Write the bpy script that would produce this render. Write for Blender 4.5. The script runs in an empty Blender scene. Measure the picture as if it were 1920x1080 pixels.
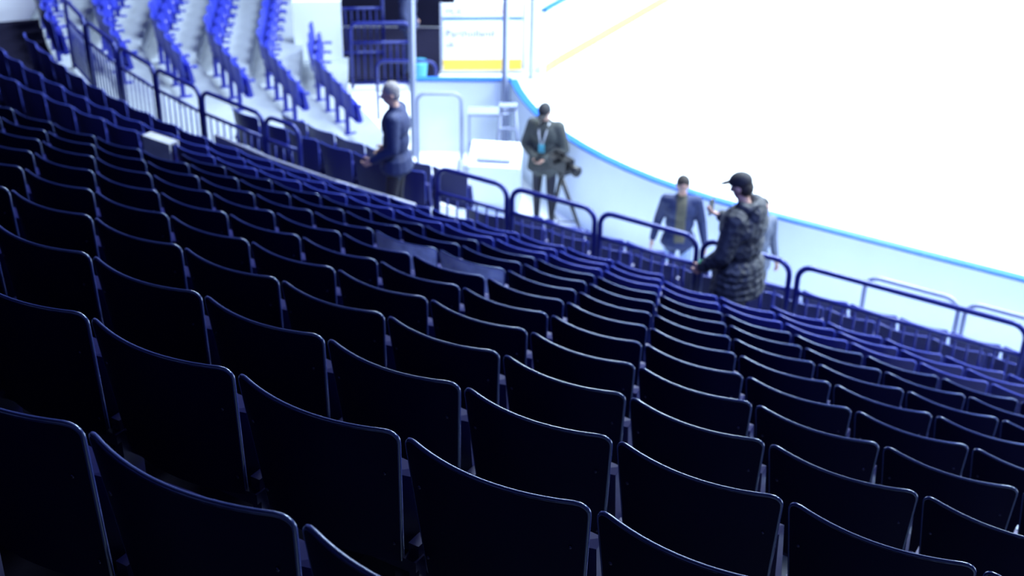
import bpy, bmesh, math, random
import numpy as np
from mathutils import Vector, Matrix
random.seed(4)
SC=bpy.context.scene
# ------------------------------------------------------------ materials
def mat(name,col,rough=.5,metal=0,bump=0,bscale=40,spec=.5,var=0,coat=0,kind='noise',tint=None):
    m=bpy.data.materials.new(name); m.use_nodes=True
    nt=m.node_tree; b=nt.nodes['Principled BSDF']
    b.inputs['Base Color'].default_value=(*col,1); b.inputs['Roughness'].default_value=rough
    b.inputs['Metallic'].default_value=metal; b.inputs['Specular IOR Level'].default_value=spec
    b.inputs['Coat Weight'].default_value=coat
    if tint: b.inputs['Specular Tint'].default_value=(*tint,1)
    if var or bump:
        tc=nt.nodes.new('ShaderNodeTexCoord')
        if kind=='noise':
            n=nt.nodes.new('ShaderNodeTexNoise'); n.inputs['Scale'].default_value=bscale; n.inputs['Detail'].default_value=5
            out=n.outputs['Fac']
        else:
            n=nt.nodes.new('ShaderNodeTexVoronoi'); n.inputs['Scale'].default_value=bscale
            out=n.outputs['Distance']
        nt.links.new(tc.outputs['Object'],n.inputs['Vector'])
        if var:
            r=nt.nodes.new('ShaderNodeMapRange'); r.inputs['To Min'].default_value=1-var; r.inputs['To Max'].default_value=1+var
            nt.links.new(out,r.inputs['Value'])
            v=nt.nodes.new('ShaderNodeVectorMath'); v.operation='SCALE'; v.inputs[0].default_value=col
            nt.links.new(r.outputs[0],v.inputs['Scale']); nt.links.new(v.outputs[0],b.inputs['Base Color'])
        if bump:
            bp=nt.nodes.new('ShaderNodeBump'); bp.inputs['Strength'].default_value=bump; bp.inputs['Distance'].default_value=.02
            nt.links.new(out,bp.inputs['Height']); nt.links.new(bp.outputs[0],b.inputs['Normal'])
    return m
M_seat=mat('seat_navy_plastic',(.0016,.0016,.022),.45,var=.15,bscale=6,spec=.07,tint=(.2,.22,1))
M_rim=mat('seat_edge_highlight',(.024,.036,.17),.24,var=.1,bscale=6,spec=1.0,tint=(.6,.78,1))  # paler than the seat backs: the edge highlight is put into the colour
M_seatpale=mat('seat_pale_plastic',(.75,.85,1.0),.45,var=.6,bscale=14)  # much paler backs for a pair of seats
M_pan=mat('seat_pan_plastic',(.012,.014,.12),.4,var=.1,bscale=5)
M_brk=mat('seat_bracket_steel',(.006,.006,.06),.35,metal=.4,var=.1,bscale=8)
M_riv=mat('rivet_steel',(.05,.05,.12),.3,metal=1,var=.1)
M_seatfar=mat('seat_blue_lit_plastic',(.018,.028,.34),.4,var=.3,bscale=6)  # brighter copy of the seat plastic, stronger light put into its colour
M_rimfar=mat('seat_blue_lit_edge',(.06,.09,.5),.3,var=.1)  # lit copy of the seat edge, highlight in the colour
M_plate=mat('seat_number_plate',(.7,.7,.85),.4,var=.05)
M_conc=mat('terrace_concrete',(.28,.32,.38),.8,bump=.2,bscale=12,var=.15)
M_concdark=mat('terrace_concrete_shade',(.008,.008,.025),.85,bump=.2,bscale=12,var=.2,spec=.1)  # same concrete, the dark between the seats put into its colour
M_rail=mat('rail_blue_paint',(.010,.014,.15),.3,spec=.7,var=.1,tint=(.5,.6,1))
M_railpale=mat('rail_grey_paint',(.30,.34,.48),.35,var=.1)
M_white=mat('board_white_plastic',(.85,.87,.9),.35,var=.03,bscale=3)
M_outer=mat('board_outer_panel',(.80,.88,.97),.5,var=.05,bscale=2)
M_cap=mat('board_cap_blue',(.03,.16,.62),.35,var=.05)
M_yel=mat('kick_plate_yellow',(.85,.55,.05),.4,var=.05)
M_ice=mat('ice',(.93,.96,1.0),.25,var=.02,bscale=.4)
M_floor=mat('concourse_floor',(.72,.77,.84),.6,var=.08,bscale=3)
M_red=mat('red_edge_paint',(.55,.05,.05),.5,var=.1)
M_dark=mat('tunnel_dark',(.006,.006,.02),.8,var=.3,bscale=3,spec=.1)
M_wall=mat('wall_paint_blue',(.06,.06,.22),.7,var=.2,bscale=2)
M_ceil=mat('ceiling_dark',(.008,.008,.02),.8,var=.2,bscale=2)
M_blk=mat('black_plastic',(.01,.01,.012),.4,var=.1)
M_cyan=mat('cyan_plastic',(.05,.3,.45),.5,var=.1)
M_cloth=mat('white_cloth',(.35,.37,.44),.8,var=.25,bump=.3,bscale=8)
M_edge=mat('edge_panel_paint',(.13,.14,.22),.6,var=.3,bscale=5)
def glassmat():
    m=bpy.data.materials.new('rink_glass'); m.use_nodes=True; nt=m.node_tree; nt.nodes.clear()
    o=nt.nodes.new('ShaderNodeOutputMaterial'); t=nt.nodes.new('ShaderNodeBsdfTransparent'); t.inputs[0].default_value=(.96,.98,1,1)
    g=nt.nodes.new('ShaderNodeBsdfGlossy'); g.inputs['Roughness'].default_value=.05
    x=nt.nodes.new('ShaderNodeMixShader'); x.inputs[0].default_value=.04
    nt.links.new(t.outputs[0],x.inputs[1]); nt.links.new(g.outputs[0],x.inputs[2]); nt.links.new(x.outputs[0],o.inputs[0]); return m
M_glass=glassmat()
# ------------------------------------------------------------ mesh builder
class MB:
    def __init__(s): s.v=[];s.f=[];s.m=[];s.sm=[];s.mats=[]
    def mi(s,m):
        if m not in s.mats: s.mats.append(m)
        return s.mats.index(m)
    def add(s,v,f,m,smooth=False):
        o=len(s.v); s.v+= [tuple(p) for p in v]; k=s.mi(m)
        for a in f: s.f.append(tuple(i+o for i in a)); s.m.append(k); s.sm.append(smooth)
    def box(s,c,size,m,R=None):
        c=Vector(c); v=[]
        for x in (-.5,.5):
            for y in (-.5,.5):
                for z in (-.5,.5):
                    p=Vector((x*size[0],y*size[1],z*size[2]))
                    if R is not None: p=R@p
                    v.append(c+p)
        s.add(v,[(0,1,3,2),(4,6,7,5),(0,4,5,1),(2,3,7,6),(0,2,6,4),(1,5,7,3)],m)
    def tube(s,P,r,m,seg=8,caps=True):
        P=[Vector(p) for p in P]; n=len(P); v=[];f=[]
        rr=r if isinstance(r,(list,tuple)) else [r]*n
        t=(P[1]-P[0]).normalized(); up=Vector((0,0,1)) if abs(t.z)<.9 else Vector((1,0,0))
        a=t.cross(up).normalized()
        for i in range(n):
            t=(P[min(i+1,n-1)]-P[max(i-1,0)]).normalized()
            a=(a-t*a.dot(t)).normalized(); b=t.cross(a)
            for k in range(seg):
                q=2*math.pi*k/seg; v.append(P[i]+(a*math.cos(q)+b*math.sin(q))*rr[i])
        for i in range(n-1):
            for k in range(seg):
                k2=(k+1)%seg; f.append((i*seg+k,i*seg+k2,(i+1)*seg+k2,(i+1)*seg+k))
        if caps: f.append(tuple(range(seg))[::-1]); f.append(tuple((n-1)*seg+k for k in range(seg)))
        s.add(v,f,m,True)
    def ell(s,c,r,m,R=None,nu=14,nv=9,vmin=0,vmax=math.pi):
        c=Vector(c); v=[];f=[]
        for j in range(nv+1):
            th=vmin+(vmax-vmin)*j/nv
            for i in range(nu):
                ph=2*math.pi*i/nu
                p=Vector((r[0]*math.sin(th)*math.cos(ph),r[1]*math.sin(th)*math.sin(ph),r[2]*math.cos(th)))
                if R is not None: p=R@p
                v.append(c+p)
        for j in range(nv):
            for i in range(nu):
                i2=(i+1)%nu; f.append((j*nu+i,(j+1)*nu+i,(j+1)*nu+i2,j*nu+i2))
        s.add(v,f,m,True)
    def cone(s,a,b,ra,rb,m,seg=12):
        a=Vector(a);b=Vector(b); s.tube([a,b],[ra,rb],m,seg)
        s.ell(a,(ra,)*3,m,nu=seg,nv=8); s.ell(b,(rb,)*3,m,nu=seg,nv=8)
    def obj(s,name,parent=None):
        me=bpy.data.meshes.new(name); me.from_pydata(s.v,[],s.f)
        for m in s.mats: me.materials.append(m)
        me.polygons.foreach_set('material_index',s.m); me.polygons.foreach_set('use_smooth',s.sm); me.update()
        o=bpy.data.objects.new(name,me); SC.collection.objects.link(o)
        if parent: o.parent=parent
        return o
# ------------------------------------------------------------ bowl geometry
CX,CY=-8.0,23.8
def ring(yv,p):          # p>=0 : straight metres from CX ; p<0 : angle (rad) round the corner
    if p>=0: return (CX+p,yv)
    r=CY-yv; return (CX-r*math.sin(-p),CY-r*math.cos(-p))
def sweep(name,prof,ps,m,mats=None):
    b=MB(); v=[];n=len(prof)
    for p in ps:
        for (y,z) in prof:
            x,yy=ring(y,p); v.append((x,yy,z))
    b.add(v,[],m)
    for k in range(n-1):
        mm=b.mi(mats.get(k,m) if mats else m)
        for i in range(len(ps)-1):
            b.f.append((i*n+k,i*n+k+1,(i+1)*n+k+1,(i+1)*n+k)); b.m.append(mm); b.sm.append(False)
    return b.obj(name)
D,H0,Y0,X0,RISE=.717,-1.472,1.401,-1.746,.365
prof=[(Y0-3*D-.15,H0-.85+3*RISE)]
for n in range(-2,13):
    y=Y0+D*n-.15; z=H0-.85-RISE*n
    prof+= [(y,z+RISE),(y,z)]
prof+=[(10.57,-6.70),(10.57,-6.83),(10.6,-6.83),(11.0,-6.83)]
angs=[6,3,0]+[-math.radians(a) for a in range(2,42,2)]
K=len(prof)
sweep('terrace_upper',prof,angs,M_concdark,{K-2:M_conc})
FZ=[-7.25,-7.60]; FZL=[-6.98,-7.33]
def fprof(Z):
    pf=[(11.0,-6.83)]
    for j in range(2): pf+=[(11.0+.84*j,Z[j]),(11.84+.84*j,Z[j])]
    return pf+[(12.68,-8.6)]
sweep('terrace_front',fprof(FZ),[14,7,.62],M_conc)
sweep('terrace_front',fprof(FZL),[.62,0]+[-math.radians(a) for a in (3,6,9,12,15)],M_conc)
uin=Vector((.57,.82,0)).normalized(); tA=Vector((-uin.y,uin.x,0)); tB=Vector((-.6,.8,0)); nB=Vector((.8,.6,0))
P00=Vector((-13.8,13.8,0))-uin*.84*2
def P0(q): return P00+uin*.84*q
def P1(q): return P0(q)+tA*2.2
def zf(j): return -6.95-.33*j
b=MB(); v=[]
lines=[]
for j in range(6):
    lines.append((j-.25,zf(j)+(.33 if j else .12))); lines.append((j-.25,zf(j)))
for q,z in lines:
    for p in (P0(q)-tA*2.3,P0(q),P1(q),P1(q)+tB*9): v.append(p+Vector((0,0,z)))
f=[]
for i in range(len(lines)-1):
    for k in range(3): f.append((i*4+k,i*4+k+1,i*4+5+k,i*4+4+k))
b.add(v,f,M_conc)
z5=Vector((0,0,-8.592)); L=[P0(4.75)-tA*2.3,P0(4.75),P1(4.75),P1(4.75)+tB*1.8,P0(5.75)-tA*2.3,P0(5.75),P1(5.75),P1(5.75)+tB*1.8]
b.add([p+z5 for p in L],[(0,1,5,4),(1,2,6,5),(2,3,7,6)],M_conc)
s=[P0(q)-tA*2.3+Vector((0,0,z)) for q,z in lines]; v=[]
for p in s: v+= [p,Vector((p.x,p.y,-8.6))]
b.add(v,[(2*i,2*i+1,2*i+3,2*i+2) for i in range(len(s)-1)],M_conc)
L0=[ring(10.95,-math.radians(a)) for a in (10,14,18,22,26,30,34,38)]
L1=[P0(-.25)-tA*2.3+tA*k*.7 for k in range(8)]
v=[(x,y,-6.832) for x,y in L0]+[(p.x,p.y,-6.835) for p in L1]
b.add(v,[(i,i+1,i+9,i+8) for i in range(7)],M_conc)
b.obj('terrace_corner')
b=MB(); c=P1(5.1)+tB*1.9
b.box(c+Vector((0,0,-8.05)),(.85,.14,1.1),M_outer,Matrix.Rotation(math.atan2(nB.y,nB.x),3,'Z')); b.obj('parapet_block')
# ------------------------------------------------------------ seat template
def seat_template():
    b=MB(); hw=.2395; r=.032; t=.011
    def yc(x,d): return -.055*(1-(x/hw)**2) + .13*d
    ds=[0,.003,.008,.016,.024,.035,.09,.18,.30,.42]
    def wid(d):
        w=hw-.030*(d/.42)
        if d<r: w-= r-math.sqrt(max(0,r*r-(r-d)**2))
        return w
    nx=14
    for off,fl in ((0,False),(t,True)):
        v=[];f=[]
        for d in ds:
            w=wid(d)
            for i in range(nx+1):
                x=-w+2*w*i/nx; v.append((x,yc(x,d)+off,-d))
        for j in range(len(ds)-1):
            for i in range(nx):
                q=(j*(nx+1)+i,j*(nx+1)+i+1,(j+1)*(nx+1)+i+1,(j+1)*(nx+1)+i)
                f.append(q[::-1] if not fl else q)
        b.add(v,f,M_seat,True)
    P=[(-wid(d),yc(wid(d),d)+t/2,-d) for d in ds[::-1]]
    w0=wid(0)
    P+=[(-w0+2*w0*i/nx,yc(-w0+2*w0*i/nx,0)+t/2,0) for i in range(1,nx)]
    P+=[(wid(d),yc(wid(d),d)+t/2,-d) for d in ds]
    b.tube(P,.0058,M_rim,6)
    v=[];f=[]
    for k,(yy,zz) in enumerate(((.10,-.20),(.135,-.19),(.19,-.47),(.13,-.50))):
        for i in range(7):
            x=-.215+.43*i/6; v.append((x,yy+.03*(1-(x/.215)**2)*(-1 if k<1 or k>2 else .3)+.0,zz))
    for k in range(4):
        k2=(k+1)%4
        for i in range(6): f.append((k*7+i,k*7+i+1,k2*7+i+1,k2*7+i))
    f+= [(0,7,14,21),(6,27,20,13)]
    b.add(v,f,M_pan,False)
    b.box((-.25,.075,-.60),(.03,.07,.50),M_brk)
    b.box((-.25,.17,-.40),(.04,.30,.03),M_brk)
    b.box((-.25,.31,-.405),(.036,.03,.045),M_rim)  # armrest tip in the highlight colour, for its glint
    b.box((-.25,.11,-.842),(.07,.2,.016),M_brk)
    b.box((0,.09,-.46),(.47,.04,.03),M_brk)
    b.box((0,.185,-.30),(.05,.006,.035),M_plate)
    for sx in (-1,1):
        for dz in (.13,.36):
            x=sx*.20; b.ell((x,yc(x,dz)-.001,-dz),(.005,.003,.005),M_riv,nu=6,nv=4)
    return b
T=seat_template(); TV=np.array(T.v)
def seat_row(name,places,over=None):
    n=len(TV); V=[];F=[];Mi=[];Sm=[]
    for k,(x,y,z,rot,kind) in enumerate(places):
        c,s=math.cos(rot),math.sin(rot)
        v=np.empty_like(TV); v[:,0]=TV[:,0]*c-TV[:,1]*s+x; v[:,1]=TV[:,0]*s+TV[:,1]*c+y; v[:,2]=TV[:,2]+z
        V.append(v); o=k*n
        F+=[tuple(i+o for i in f) for f in T.f]
        Mi+=[(len(T.mats) if (kind==1 and m==0) else m) for m in T.m]; Sm+=T.sm
    V=np.concatenate(V)
    me=bpy.data.meshes.new(name); me.from_pydata(V.tolist(),[],F)
    ms=list(T.mats)
    if over: ms=[over.get(m.name,m) for m in ms]
    for m in ms: me.materials.append(m)
    me.materials.append(M_seatpale)
    me.polygons.foreach_set('material_index',Mi); me.polygons.foreach_set('use_smooth',Sm); me.update()
    o=bpy.data.objects.new(name,me); SC.collection.objects.link(o); return o
ov={'seat_navy_plastic':M_seatfar,'seat_pan_plastic':M_seatfar,'seat_bracket_steel':M_seatfar,'seat_edge_highlight':M_rimfar}
ov2={'seat_navy_plastic':M_pan,'seat_edge_highlight':M_rimfar}
for n in range(-1,13):
    y=Y0+D*n; z=H0-RISE*n; r=CY-y; pl=[]
    for s in range(-60,80):
        x=X0+.5*s-.803*n+.25
        if x>4.5: break
        if n==12 and -4.25<x<-3.4: continue
        if x>=CX: pl.append((x,y,z,0,1 if (n==7 and s in (5,6)) else 0))
        else:
            a=(CX-x)/r
            if a>math.radians(27.5): continue
            if n==9: continue
            X,Y=ring(y,-a); pl.append((X,Y,z,-a,0))
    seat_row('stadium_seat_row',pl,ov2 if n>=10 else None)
rA=-math.atan2(uin.x,uin.y); rB=-math.atan2(nB.x,nB.y)
for j in range(6):
    pl=[]; z=zf(j)+.85
    for k in range(4):
        p=P0(j)+tA*(.25+.52*k); pl.append((p.x,p.y,z,rA,0))
    for k in range(3 if j==5 else 14):
        p=P1(j)+tB*(.3+.5*k); pl.append((p.x,p.y,z,rB,0))
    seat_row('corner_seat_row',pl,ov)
for j in range(2):
    yv=11.0+.84*j+.18; r=CY-yv; pl=[]
    x=6.0
    while x>CX-2.9:
        z=(FZ[j] if x>-7.38 else FZL[j])+.85
        if -7.6<x<=-7.1: x-=.5; continue
        if x>=CX: pl.append((x,yv,z,0,0))
        else:
            a=(CX-x)/r; X,Y=ring(yv,-a); pl.append((X,Y,z,-a,0))
        x-=.5
    seat_row('front_seat_row',pl,ov2)
# cloth on a seat back and the painted edge panel behind the last row
b=MB(); x,y=ring(Y0+D*10,-.95/(CY-Y0-D*10)); z=H0-RISE*10
Rz=Matrix.Rotation(-.06,3,'Z')
b.box((x,y-.065,z-.08),(.36,.02,.20),M_cloth,Rz); b.box((x,y-.02,z+.018),(.36,.11,.018),M_cloth,Rz); b.box((x,y+.04,z-.07),(.36,.02,.17),M_cloth,Rz); b.box((x,y-.07,z-.20),(.34,.018,.05),M_red,Rz)
b.obj('seat_cover_cloth')
b=MB(); E=[(-10.3,10.72),(-9.35,10.55),(-8.4,10.47),(-7.38,10.45)]
for k,((xa,ya),(xb,yb)) in enumerate(zip(E,E[1:])):
    L=math.hypot(xb-xa,yb-ya); Rz=Matrix.Rotation(math.atan2(yb-ya,xb-xa),3,'Z'); m_=((xa+xb)/2,(ya+yb)/2)
    b.box((*m_,-6.17),(L,.035,.11),M_cloth if k==2 else M_edge,Rz); b.box((*m_,-6.243),(L,.036,.035),M_red if k==2 else M_edge,Rz); b.box((*m_,-6.545),(L,.03,.57),M_pan,Rz)
b.obj('wall_edge_panel')
# ------------------------------------------------------------ guard rails
def hoop(name,p1,p2,ztop,zbot,m=M_rail,bars=True,r=.027,rc=.13,mid=.62,parent=None):
    b=MB(); a=Vector((p1[0],p1[1],0)); c=Vector((p2[0],p2[1],0)); d=(c-a).normalized(); L=(c-a).length
    P=[a+Vector((0,0,zbot))]
    for k in range(6):
        q=math.pi/2*k/5; P.append(a+d*(rc-rc*math.cos(q))+Vector((0,0,ztop-rc+rc*math.sin(q))))
    for k in range(6):
        q=math.pi/2*k/5; P.append(c-d*(rc-rc*math.sin(q))+Vector((0,0,ztop-rc+rc*math.cos(q))))
    P.append(c+Vector((0,0,zbot))); b.tube(P,r,m,8)
    if bars:
        for z in (zbot+.08,zbot+mid*(ztop-zbot)+.1):
            b.tube([a+Vector((0,0,z)),c+Vector((0,0,z))],r*.8,m,6)
        nb=max(2,int(L/.11))
        for i in range(1,nb):
            q=a+d*L*i/nb; b.tube([q+Vector((0,0,zbot+.08)),q+Vector((0,0,zbot+mid*(ztop-zbot)+.1))],.011,m,5)
    return b.obj(name,parent)
for x0,x1 in ((-7.34,-6.5),(-6.44,-5.5),(-5.44,-4.42),(-4.36,-3.5),(-3.42,-1.4),(-1.34,.8),(.86,3)):
    hoop('guard_rail',(x0,10.8),(x1,10.8),-5.83,-6.83)
for s0,s1 in ((1.2,1.72),(1.76,2.85),(2.9,3.85),(3.9,4.85),(4.95,6.0),(6.1,7.1)):
    hoop('guard_rail',ring(10.8,-s0/13),ring(10.8,-s1/13),-5.83,-6.83)
for x0,x1 in ((-3.35,-2.37),(-2.3,-1.2),(-1.1,0)):
    hoop('stair_rail',(x0,12.9),(x1,12.9),-6.87,-8.6,m=M_railpale,bars=False,rc=.15)
# ------------------------------------------------------------ rink
BX,BY,BR=-5.5,20.9,6.0; ICE=-8.6; CAPZ=ICE+1.15
def bpath(a0,a1,step=4):
    n=max(2,int(abs(a1-a0)/step)); return [(BX-BR*math.sin(math.radians(a0+(a1-a0)*i/n)),BY-BR*math.cos(math.radians(a0+(a1-a0)*i/n))) for i in range(n+1)]
def boards(name,path,CAPZ=CAPZ,glass=1.8,flip=1):
    b=MB(); n=len(path); th=.10
    Pv=[Vector((x,y,0)) for x,y in path]
    def nrm(i):
        t=(Pv[min(i+1,n-1)]-Pv[max(i-1,0)]).normalized(); return Vector((-t.y,t.x,0))*flip
    N=[nrm(i) for i in range(n)]
    def strip(o1,z1,o2,z2,m):
        v=[]
        for i in range(n):
            v.append(Pv[i]+N[i]*o1+Vector((0,0,z1))); v.append(Pv[i]+N[i]*o2+Vector((0,0,z2)))
        b.add(v,[(2*i,2*i+1,2*i+3,2*i+2) for i in range(n-1)],m)
    strip(th,ICE,th,CAPZ,M_outer); strip(0,ICE+.2,0,CAPZ,M_white); strip(-.01,ICE,-.01,ICE+.2,M_yel); strip(-.01,ICE+.2,0,ICE+.2,M_yel)
    a,c,h=-.01,th+.01,.035
    strip(a,CAPZ,a,CAPZ+h,M_cap); strip(a,CAPZ+h,c,CAPZ+h,M_cap); strip(c,CAPZ+h,c,CAPZ,M_cap); strip(c,CAPZ,a,CAPZ,M_cap)
    if glass: strip(.05,CAPZ+h,.05,CAPZ+glass,M_glass)
    for e in (0,n-1):
        q=Pv[e]; v=[q+Vector((0,0,ICE)),q+N[e]*th+Vector((0,0,ICE)),q+N[e]*th+Vector((0,0,CAPZ)),q+Vector((0,0,CAPZ))]; b.add(v,[(0,1,2,3)],M_outer)
    return b.obj(name)
boards('rink_boards_side',[(30,14.9),(10,14.9),(0,14.9),(-3,14.9)]+bpath(0,51),flip=1)
boards('rink_boards_end',bpath(84,90)+[(-11.5,28),(-11.5,38)],flip=1)
boards('rink_gate',[(-10.26,17.13),(-11.5,16.33)],glass=0,flip=1)
ga,gb=Vector((-11.95,20.3,0)),Vector((-13.1,19.5,0)); GZ=ICE+.92
boards('rink_gate',[(ga.x,ga.y),(gb.x,gb.y)],CAPZ=GZ,glass=0,flip=-1)
b=MB(); b.box((9.2,30,ICE-.05),(42,31,.1),M_ice); b.obj('ice_floor')
b=MB(); b.box((-5,18,ICE-.12),(50,66,.1),M_floor); b.obj('floor')
for (x,y,z1) in ((-11.38,16.12,CAPZ+2.4),(-10.27,16.95,CAPZ+1.9),(-11.58,20.0,CAPZ+1.9)):
    b=MB(); b.box((x,y,(ICE+z1)/2),(.07,.07,z1-ICE),M_railpale); b.box((x,y,ICE+.01),(.12,.12,.02),M_railpale); b.obj('glass_post')
def text(name,s,loc,rotz,size,m,parent):
    c=bpy.data.curves.new(name,'FONT'); c.body=s; c.size=size; c.extrude=.002; c.materials.append(m)
    o=bpy.data.objects.new(name,c); SC.collection.objects.link(o); o.location=loc; o.rotation_euler=(math.radians(90),0,rotz); o.parent=parent; return o
d=(ga-gb).normalized(); rz=math.atan2(d.y,d.x); nn=Vector((d.y,-d.x,0)); Rz=Matrix.Rotation(rz,3,'Z')
b=MB(); mid=(ga+gb)/2-nn*.03
b.box(mid+Vector((0,0,GZ+.17)),(1.42,.03,.24),M_white,Rz)
for sx in (-.73,.73): b.box(mid+d*sx+Vector((0,0,(ICE+GZ+.3)/2)),(.04,.04,GZ+.3-ICE),M_railpale,Rz)
sg=b.obj('advert_board')
M_txt=mat('sign_lettering',(.03,.04,.12),.6,var=.05); M_txtr=mat('sign_lettering_red',(.5,.08,.18),.6,var=.05)
p=gb+d*.04+nn*.03
text('lettering_1','Partholland',p+Vector((0,0,ICE+.62)),rz,.19,M_txt,sg)
text('lettering_2','uk',p+Vector((0,0,ICE+.43)),rz,.17,M_txt,sg)
text('lettering_3','MLIE',p+Vector((0,0,GZ+.11)),rz,.15,M_txt,sg)
text('lettering_4','TORNIS',p+d*.62+Vector((0,0,GZ+.11)),rz,.15,M_txtr,sg)
# tunnel behind the gate, its darkness painted on a wall and floor sheet
b=MB(); a=Vector((-16.5,20.3,0)); c=Vector((-14.3,21.7,0)); dd=(c-a)
b.box((a+c)/2+Vector((0,0,ICE+2.2)),(dd.length,.2,4.4),M_dark,Matrix.Rotation(math.atan2(dd.y,dd.x),3,'Z')); b.obj('wall_tunnel')
b=MB(); v=[(-14.4,18.0),(-12.95,19.1),(-14.15,21.55),(-16.3,20.15)]; b.add([(x,y,ICE+.006) for x,y in v],[(0,1,2,3)],M_dark); b.obj('tunnel_dark_sheet')
b=MB(); b.box((-26,22,-2),(.3,50,14),M_wall); b.obj('wall_end')
b=MB(); b.box((0,-4,-1),(50,.3,20),M_ceil); b.obj('wall_back')
b=MB(); b.box((10,52,-1),(60,.3,20),M_wall); b.obj('wall_far')
b=MB(); b.box((5,20,9.2),(60,70,.3),M_ceil); b.obj('ceiling')
b=MB(); b.box((-2,-.8,2.0),(40,6,.4),M_ceil); b.obj('ceiling_shade_slab')  # unseen slab added overhead to darken the near rows
# ------------------------------------------------------------ people
M_skin=mat('skin',(.55,.33,.25),.5,var=.08,bscale=10); M_eye=mat('eye_white',(.7,.7,.7),.3,var=.01); M_lip=mat('lips',(.35,.12,.1),.5,var=.05)
def person(name,loc,fwd,H,J=None,top=None,pants=None,hair=None,cap=None,shoes=M_blk,headpitch=0,headyaw=0,coat=0,extra=None,shirt=None,bulk=1.0):
    j=dict(pelvis=(0,0,.96),spine=(0,.0,1.15),chest=(0,0,1.33),neck=(0,0,1.50),head=(0,.03,1.655),
      shL=(-.18,0,1.43),elL=(-.25,-.03,1.15),wrL=(-.26,.06,.91),shR=(.18,0,1.43),elR=(.25,-.03,1.15),wrR=(.26,.06,.91),
      hiL=(-.09,0,.93),knL=(-.10,.02,.50),anL=(-.11,-.03,.09),hiR=(.09,0,.93),knR=(.10,.02,.50),anR=(.11,-.03,.09))
    if J: j.update(J)
    j={k:Vector(v) for k,v in j.items()}
    b=MB(); q=bulk
    segs=[]
    def cn(a,c,ra,rc,kind): b.cone(a,c,ra,rc,M_skin); segs.append((a,c,kind,(ra+rc)/2))
    for S in 'LR':
        cn(j['sh'+S],j['el'+S],.066*q,.052*q,'top'); cn(j['el'+S],j['wr'+S],.052*q,.036*q,'top')
        cn(j['hi'+S],j['kn'+S],.088,.062,'pants'); cn(j['kn'+S],j['an'+S],.060,.045,'pants')
        an=j['an'+S]; cn(an+Vector((0,-.03,-.045)),an+Vector((0.0,.15,-.055)),.044,.036,'shoes')
        cn(j['chest']+Vector((0,0,.06)),j['sh'+S],.10,.068*q,'top')
    b.ell(j['pelvis'],(.165*q,.115*q,.14),M_skin); segs.append((j['pelvis']+Vector((0,0,.05)),j['pelvis']-Vector((0,0,.02)),'top' if coat else 'pants',.13))
    b.ell(j['spine'],(.155*q,.115*q,.18),M_skin); b.ell(j['chest'],(.175*q,.125*q,.18),M_skin)
    segs.append((j['spine'],j['chest'],'top',.15)); segs.append((j['pelvis']+Vector((0,0,.08)),j['spine'],'top',.14))
    if coat:
        z1=j['pelvis']
        for i in range(5): b.ell(z1-Vector((0,0,coat*i/4)),((.178+.004*i)*q,(.128+.004*i)*q,.08),M_skin)
        segs.append((z1,z1-Vector((0,0,coat)),'top',.17))
    cn(j['neck']-Vector((0,0,.05)),j['head']-Vector((0,.02,.06)),.062,.052,'skin')
    HR=Matrix.Rotation(headyaw,3,'Z')@Matrix.Rotation(-headpitch,3,'X'); hc=j['head']
    hp=lambda x,y,z: hc+HR@Vector((x,y,z))
    b.ell(hp(0,-.008,.025),(.074,.094,.09),M_skin,HR); b.ell(hp(0,.02,-.05),(.055,.066,.066),M_skin,HR)
    b.cone(hp(0,.088,.015),hp(0,.106,-.022),.010,.016,M_skin); 
    for sx in (-1,1): b.ell(hp(sx*.077,-.005,-.005),(.012,.022,.034),M_skin,HR)
    b.ell(j['neck']-Vector((0,0,.01)),(.085,.08,.05),M_skin)
    src=b.obj('tmp'); md=src.modifiers.new('r','REMESH'); md.mode='VOXEL'; md.voxel_size=.0115
    sm=src.modifiers.new('s','SMOOTH'); sm.iterations=4; sm.factor=.5
    dg=bpy.context.evaluated_depsgraph_get(); me=bpy.data.meshes.new_from_object(src.evaluated_get(dg)); bpy.data.objects.remove(src)
    V=np.empty(len(me.vertices)*3); me.vertices.foreach_get('co',V); V=V.reshape(-1,3)
    ms=dict(top=top,pants=pants,shoes=shoes,skin=M_skin)
    out=MB(); keys=['top','pants','shoes','skin']
    mlist=[ms[k] for k in keys]+[shirt or top]
    for m in mlist: out.mats.append(m)
    P=[tuple(p.vertices) for p in me.polygons]
    C=np.array([V[list(p)].mean(0) for p in P])
    best=np.full(len(C),1e9); lab=np.zeros(len(C),int)
    for a,c,k,r in segs:
        a=np.array(a);c=np.array(c);d=c-a; t=np.clip(((C-a)@d)/max(d@d,1e-9),0,1); di=np.linalg.norm(C-(a+t[:,None]*d),axis=1)-r
        w=di<best; best[w]=di[w]; lab[w]=keys.index(k)
    hd=np.linalg.norm(C-np.array(hc),axis=1); lab[(hd<.145)&(C[:,2]>j['neck'].z+.035)]=3
    lab[(C[:,2]<j['neck'].z+.035)&(lab==3)]=0
    if shirt is not None:
        w=(lab==0)&(np.abs(C[:,0]-(j['chest'].x))<.06)&(C[:,1]>j['chest'].y+.04)&(C[:,2]>j['pelvis'].z-.02); lab[w]=4
    out.v=[tuple(x) for x in V]; out.f=P; out.m=lab.tolist(); out.sm=[True]*len(P)
    bpy.data.meshes.remove(me)
    for sx in (-1,1):
        out.ell(hp(sx*.030,.076,.012),(.012,.010,.008),M_eye,HR,nu=8,nv=6); out.ell(hp(sx*.030,.083,.012),(.005,.004,.006),M_blk,HR,nu=8,nv=6)
        out.ell(hp(sx*.031,.082,.033),(.018,.006,.004),hair or M_blk,HR,nu=8,nv=6)
    out.ell(hp(0,.082,-.055),(.022,.006,.006),M_lip,HR,nu=8,nv=6)
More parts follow.
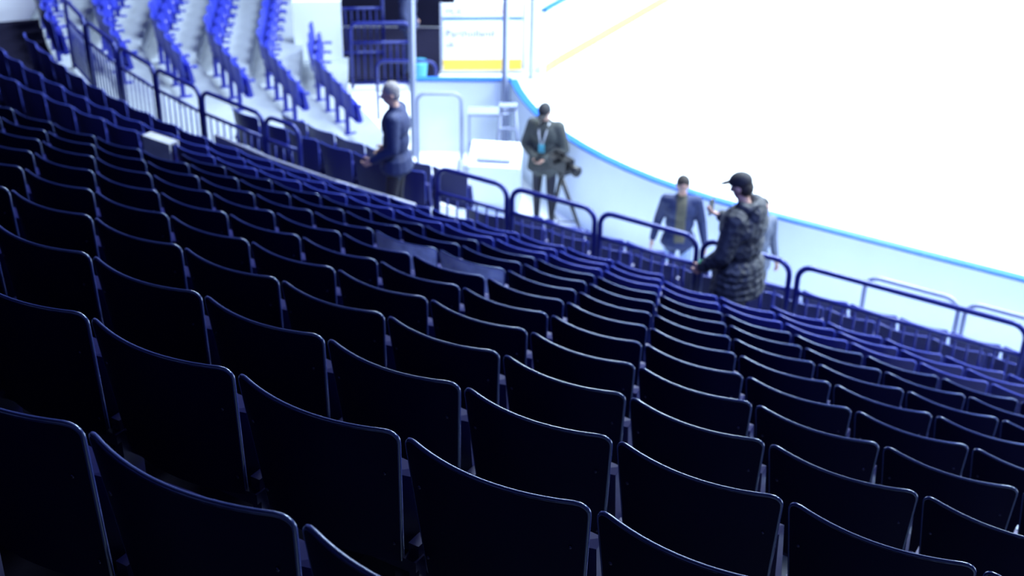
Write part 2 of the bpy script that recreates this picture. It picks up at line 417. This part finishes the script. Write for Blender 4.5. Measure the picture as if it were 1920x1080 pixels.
    if hair: 
        out.ell(hp(0,-.02,.045),(.083,.094,.088),hair,HR); out.ell(hp(0,-.045,-.01),(.075,.066,.075),hair,HR)
    if cap:
        out.ell(hp(0,-.008,.05),(.088,.108,.085),cap,HR,vmax=math.pi*.55)
        out.ell(hp(0,.12,.052),(.065,.065,.010),cap,HR)
    for S in 'LR':
        w=j['wr'+S]; d=(w-j['el'+S]).normalized(); sx=-1 if S=='L' else 1
        side=Vector((0,1,0))-d*d.y
        if side.length<.3: side=Vector((-sx,0,0))-d*(-sx*d.x)
        side.normalize(); pn=d.cross(side).normalized()*(-sx)
        c=w+d*.055
        Rm=Matrix((side,d,pn)).transposed()
        out.ell(c,(.040,.052,.017),M_skin,Rm,nu=10,nv=8); out.cone(w-d*.04,w+d*.02,.029,.026,M_skin,8)
        for k,(o,L) in enumerate(((.028,.072),(.010,.080),(-.009,.074),(-.027,.058))):
            r0=c+d*.040+side*o; m1=r0+d*L*.45+pn*.008; m2=m1+(d*.6+pn*.8).normalized()*L*.33; m3=m2+(d*.1+pn).normalized()*L*.25
            out.tube([r0,m1,m2,m3],[.0095,.009,.008,.006],M_skin,6)
        r0=c-d*.02+side*.032; m1=r0+(side*.7+d*.6+pn*.3).normalized()*.035; m2=m1+(side*.2+d*.8+pn*.4).normalized()*.03
        out.tube([r0,m1,m2],[.013,.011,.008],M_skin,6)
    if extra: extra(out,j,hp,HR)
    o=out.obj(name); s=H/1.78; o.scale=(s,s,s); o.location=loc
    o.rotation_euler=(0,0,math.atan2(-fwd[0],fwd[1])); return o
M_navy=mat('navy_jacket_cloth',(.014,.026,.095),.7,bump=.4,bscale=18,var=.3); M_drk=mat('dark_trousers',(.015,.016,.03),.8,var=.2)
M_navy2=mat('dark_blue_coat_cloth',(.02,.03,.09),.8,var=.3)
M_grn=mat('grey_green_jacket_cloth',(.055,.062,.060),.8,bump=.6,bscale=10,var=.5); M_jean=mat('light_denim',(.32,.42,.58),.8,var=.2)
M_puf=mat('black_puffer_cloth',(.022,.026,.036),.55,bump=1.0,bscale=16,var=.45,kind='voronoi'); M_gryhair=mat('grey_hair',(.30,.28,.28),.8,bump=.5,bscale=60,var=.2)
M_brnhair=mat('dark_hair',(.02,.014,.012),.7,bump=.5,bscale=60,var=.2); M_hat=mat('black_cap_cloth',(.012,.012,.018),.7,var=.2)
M_olive=mat('olive_shirt',(.11,.105,.07),.8,var=.15); M_wj=mat('grey_jacket_cloth',(.10,.12,.17),.7,var=.5,bscale=8,bump=.3)
M_lan=mat('lanyard_turquoise',(.1,.5,.6),.6,var=.1); M_lanw=mat('scarf_pale',(.6,.62,.68),.8,var=.1); M_green=mat('green_wristband',(.02,.35,.12),.6,var=.1)
person('man_in_navy_jacket',(-7.90,10.87,-6.83),(-.92,-.4),1.78,
  J=dict(head=(0,.05,1.655),elR=(.24,-.02,1.15),wrR=(.22,.16,.98),elL=(-.25,-.02,1.14),wrL=(-.22,.20,1.0),knL=(-.10,.05,.50)),
  top=M_navy,pants=M_drk,hair=M_gryhair,headpitch=.15,headyaw=.3,coat=.10,bulk=1.25)
def lany(o,j,hp,HR):
    c=j['chest']
    for sx in (-1,1): o.tube([j['neck']+Vector((sx*.06,.05,.0)),c+Vector((sx*.05,.16,.05)),c+Vector((sx*.015,.175,-.10))],.011,M_lanw,6)
    o.box(c+Vector((0,.175,-.16)),(.08,.012,.12),M_lan)
    o.box((j['wrL']+j['wrR'])/2+Vector((0,.10,.03)),(.07,.13,.012),M_blk)
person('photographer',(-8.55,15.2,ICE),(.2,-.95),1.80,
  J=dict(head=(0,.07,1.645),elL=(-.28,.02,1.14),wrL=(-.07,.24,1.05),elR=(.28,.02,1.14),wrR=(.07,.24,1.05)),
  top=M_grn,pants=M_drk,hair=M_brnhair,cap=M_hat,headpitch=.5,coat=.14,bulk=1.32,extra=lany)
person('man_walking',(-6.0,14.05,ICE),(.45,-.9),1.80,
  J=dict(head=(.0,.06,1.65),elL=(-.26,-.02,1.16),wrL=(-.31,.10,.93),elR=(.25,-.07,1.16),wrR=(.31,.0,.92),knL=(-.11,.16,.53),anL=(-.12,.02,.12),knR=(.10,-.02,.5),anR=(.11,-.2,.11)),
  top=M_navy,pants=M_jean,hair=M_brnhair,headpitch=.25,shirt=M_olive,coat=.08,bulk=1.15)
def hood(o,j,hp,HR):
    n=j['neck']
    P=[]
    for k in range(13):
        a=math.pi*(-.15+1.3*k/12); P.append(n+Vector((.105*math.cos(a),-.02-.085*math.sin(a),.02)))
    o.tube(P,.055,M_puf,10); o.ell(n+Vector((0,-.12,-.05)),(.13,.07,.11),M_puf)
    w=j['wrR']; o.box(w+Vector((0,.11,.06)),(.075,.012,.15),M_blk)
    w=j['wrL']; o.tube([w-Vector((0,.0,-.05)),w+Vector((0,0,.0))],.045,M_green,10)
person('man_in_black_puffer_jacket',(-3.82,10.36,-6.70),(-.95,.05),1.82,
  J=dict(head=(0,.06,1.66),elR=(.27,.06,1.18),wrR=(.14,.27,1.27),elL=(-.29,.03,1.14),wrL=(-.26,.22,.96)),
  top=M_puf,pants=M_drk,hair=M_brnhair,cap=M_hat,headpitch=.35,coat=.24,bulk=1.6,extra=hood)
def pony(o,j,hp,HR): o.ell(hp(0,-.08,-.02),(.06,.06,.12),M_brnhair,HR)
person('woman_in_grey_jacket',(-5.02,14.15,ICE),(.8,-.5),1.70,J=dict(),top=M_wj,pants=M_drk,hair=M_brnhair,coat=.12,bulk=1.1,extra=pony)
person('man_in_dark_suit',(-13.52,19.05,ICE),(.9,.4),1.8,J=dict(),top=M_navy2,pants=M_navy2,hair=M_brnhair,coat=.1,bulk=1.3)
# ------------------------------------------------------------ props
b=MB(); c=Vector((-13.1,18.75,ICE)); b.tube([c,c+Vector((0,0,.02)),c+Vector((0,0,.35)),c+Vector((0,0,.4))],[.11,.12,.15,.15],M_cyan,16); b.obj('waste_bin')
b=MB(); c=Vector((-7.87,14.43,ICE)); top=c+Vector((0,0,1.15))
for k in range(3):
    a=2*math.pi*k/3+.4; f=c+Vector((.42*math.cos(a),.42*math.sin(a),.02)); b.tube([top,(top+f)/2,f],[.03,.024,.016],M_blk,8)
    b.tube([c+Vector((0,0,.5)),(top*.45+f*.55)],.008,M_blk,6); b.ell(f,(.03,.03,.02),M_blk)
b.tube([top,top+Vector((0,0,.1))],.05,M_blk,12)
R=Matrix.Rotation(math.radians(-25),3,'Z'); q=top+Vector((0,0,.2))
b.box(q,(.36,.14,.19),M_blk,R); b.tube([q+R@Vector((.18,0,0)),q+R@Vector((.25,0,0)),q+R@Vector((.34,0,0))],[.055,.06,.075],M_blk,14)
b.box(q+R@Vector((-.05,0,.14)),(.2,.04,.03),M_blk,R)
for sx in (-.13,.03): b.box(q+R@Vector((sx,0,.11)),(.02,.03,.06),M_blk,R)
b.box(q+R@Vector((-.03,-.12,.06)),(.12,.09,.08),M_blk,R); b.tube([q+R@Vector((-.1,0,-.1)),q+R@Vector((-.5,-.1,-.25))],.012,M_blk,6)
b.obj('video_camera_on_tripod')
b=MB(); R=Matrix.Rotation(math.radians(25),3,'Z')
c=Vector((-9.4,15.3,ICE)); b.box(c+Vector((0,0,.35)),(.7,.5,.7),M_outer,R); b.box(c+Vector((0,0,.76)),(.72,.5,.06),M_white,R@Matrix.Rotation(math.radians(25),3,'X'))
b.box(c+Vector((0,-.02,.82)),(.48,.3,.03),M_railpale,R@Matrix.Rotation(math.radians(25),3,'X')); b.obj('control_desk')
R=Matrix.Rotation(math.radians(33),3,'Z')
b=MB(); c=Vector((-10.17,16.32,ICE))
for z in (.35,.92): b.box(c+Vector((0,0,z)),(.6,.3,.04),M_railpale,R)
for sx in (-.28,.28):
    for sy in (-.12,.12): b.box(c+R@Vector((sx,sy,.46)),(.03,.03,.92),M_railpale,R)
b.obj('shelf_unit')
hoop('barrier_frame',(-11.05,15.75),(-10.5,16.1),ICE+1.2,ICE,m=M_railpale,bars=False)
b=MB(); c=Vector((-9.6,15.95,ICE))
for sy in (-.25,.25):
    for sx in (-.2,.2): b.tube([c+R@Vector((sx,sy,0)),c+R@Vector((sx*.5,sy*.08,1.25))],.02,M_railpale,6)
for k in range(5):
    t=.15+.2*k; b.box(c+R@Vector((0,-.25*(1-t)-.02*t,1.25*t)),(.40*(1-t)+.2*t,.07,.02),M_railpale,R)
b.box(c+Vector((0,0,1.26)),(.26,.14,.03),M_railpale,R)
b.obj('step_ladder')
b=MB(); b.tube([(-9.45,14.45,ICE),(-9.45,14.45,ICE+1.0)],.035,M_railpale,10); b.tube([(-9.45,14.45,ICE),(-9.45,14.45,ICE+.02)],.14,M_railpale,16); b.obj('stanchion_post')
hoop('tunnel_rail',(-15.2,18.9),(-14.4,19.5),ICE+1.3,ICE,r=.03); hoop('tunnel_rail',(-13.9,17.9),(-13.1,18.5),ICE+1.15,ICE,r=.03); hoop('tunnel_rail',(-12.7,17.0),(-11.9,17.5),ICE+1.0,ICE,r=.025,bars=False)
# ------------------------------------------------------------ lights
def area(name,loc,size,energy,col,tgt=None,spread=None):
    l=bpy.data.lights.new(name,'AREA'); l.energy=energy; l.size=size; l.color=col; o=bpy.data.objects.new(name,l); SC.collection.objects.link(o); o.location=loc
    if tgt: o.rotation_euler=(Vector(tgt)-Vector(loc)).to_track_quat('-Z','Y').to_euler()
    if spread: l.spread=math.radians(spread)
    return o
for x in (-9,1,12):
    for y in (19,31): area('arena_light',(x,y,7.5),5,5600,(.74,.88,1))
area('fill_light',(2,3.5,6.5),2,260,(.25,.36,1),(-4.5,12.5,-7),60)  # added fill without a real lamp, lifts the backs of the lower rows
w=bpy.data.worlds.new('World'); SC.world=w; w.use_nodes=True; w.node_tree.nodes['Background'].inputs[0].default_value=(.05,.05,.3,1); w.node_tree.nodes['Background'].inputs[1].default_value=.1
# ------------------------------------------------------------ camera
Bm=Matrix(((.8549,.2634,-.447),(.5185,-.4075,.7517),(.0158,-.8744,-.485)))
cam=bpy.data.cameras.new('camera'); co=bpy.data.objects.new('camera',cam); SC.collection.objects.link(co)
r,dn,fw=Bm.col[0],Bm.col[1],Bm.col[2]
Rm=Matrix((r,-dn,-fw)).transposed().to_4x4(); co.matrix_world=Rm
cam.sensor_width=36; cam.lens=36*2600/1920; cam.clip_start=.02; cam.clip_end=200
cam.dof.use_dof=True; cam.dof.focus_distance=3.1; cam.dof.aperture_fstop=4.2
SC.camera=co
bpy.context.view_layer.update()
for o in list(SC.objects):
    if o.parent is None: o.matrix_world=Matrix.Translation((0,0,8.6))@o.matrix_world
try:
    SC.view_settings.view_transform='Standard'; SC.view_settings.look='None'
except Exception as e: print(e)
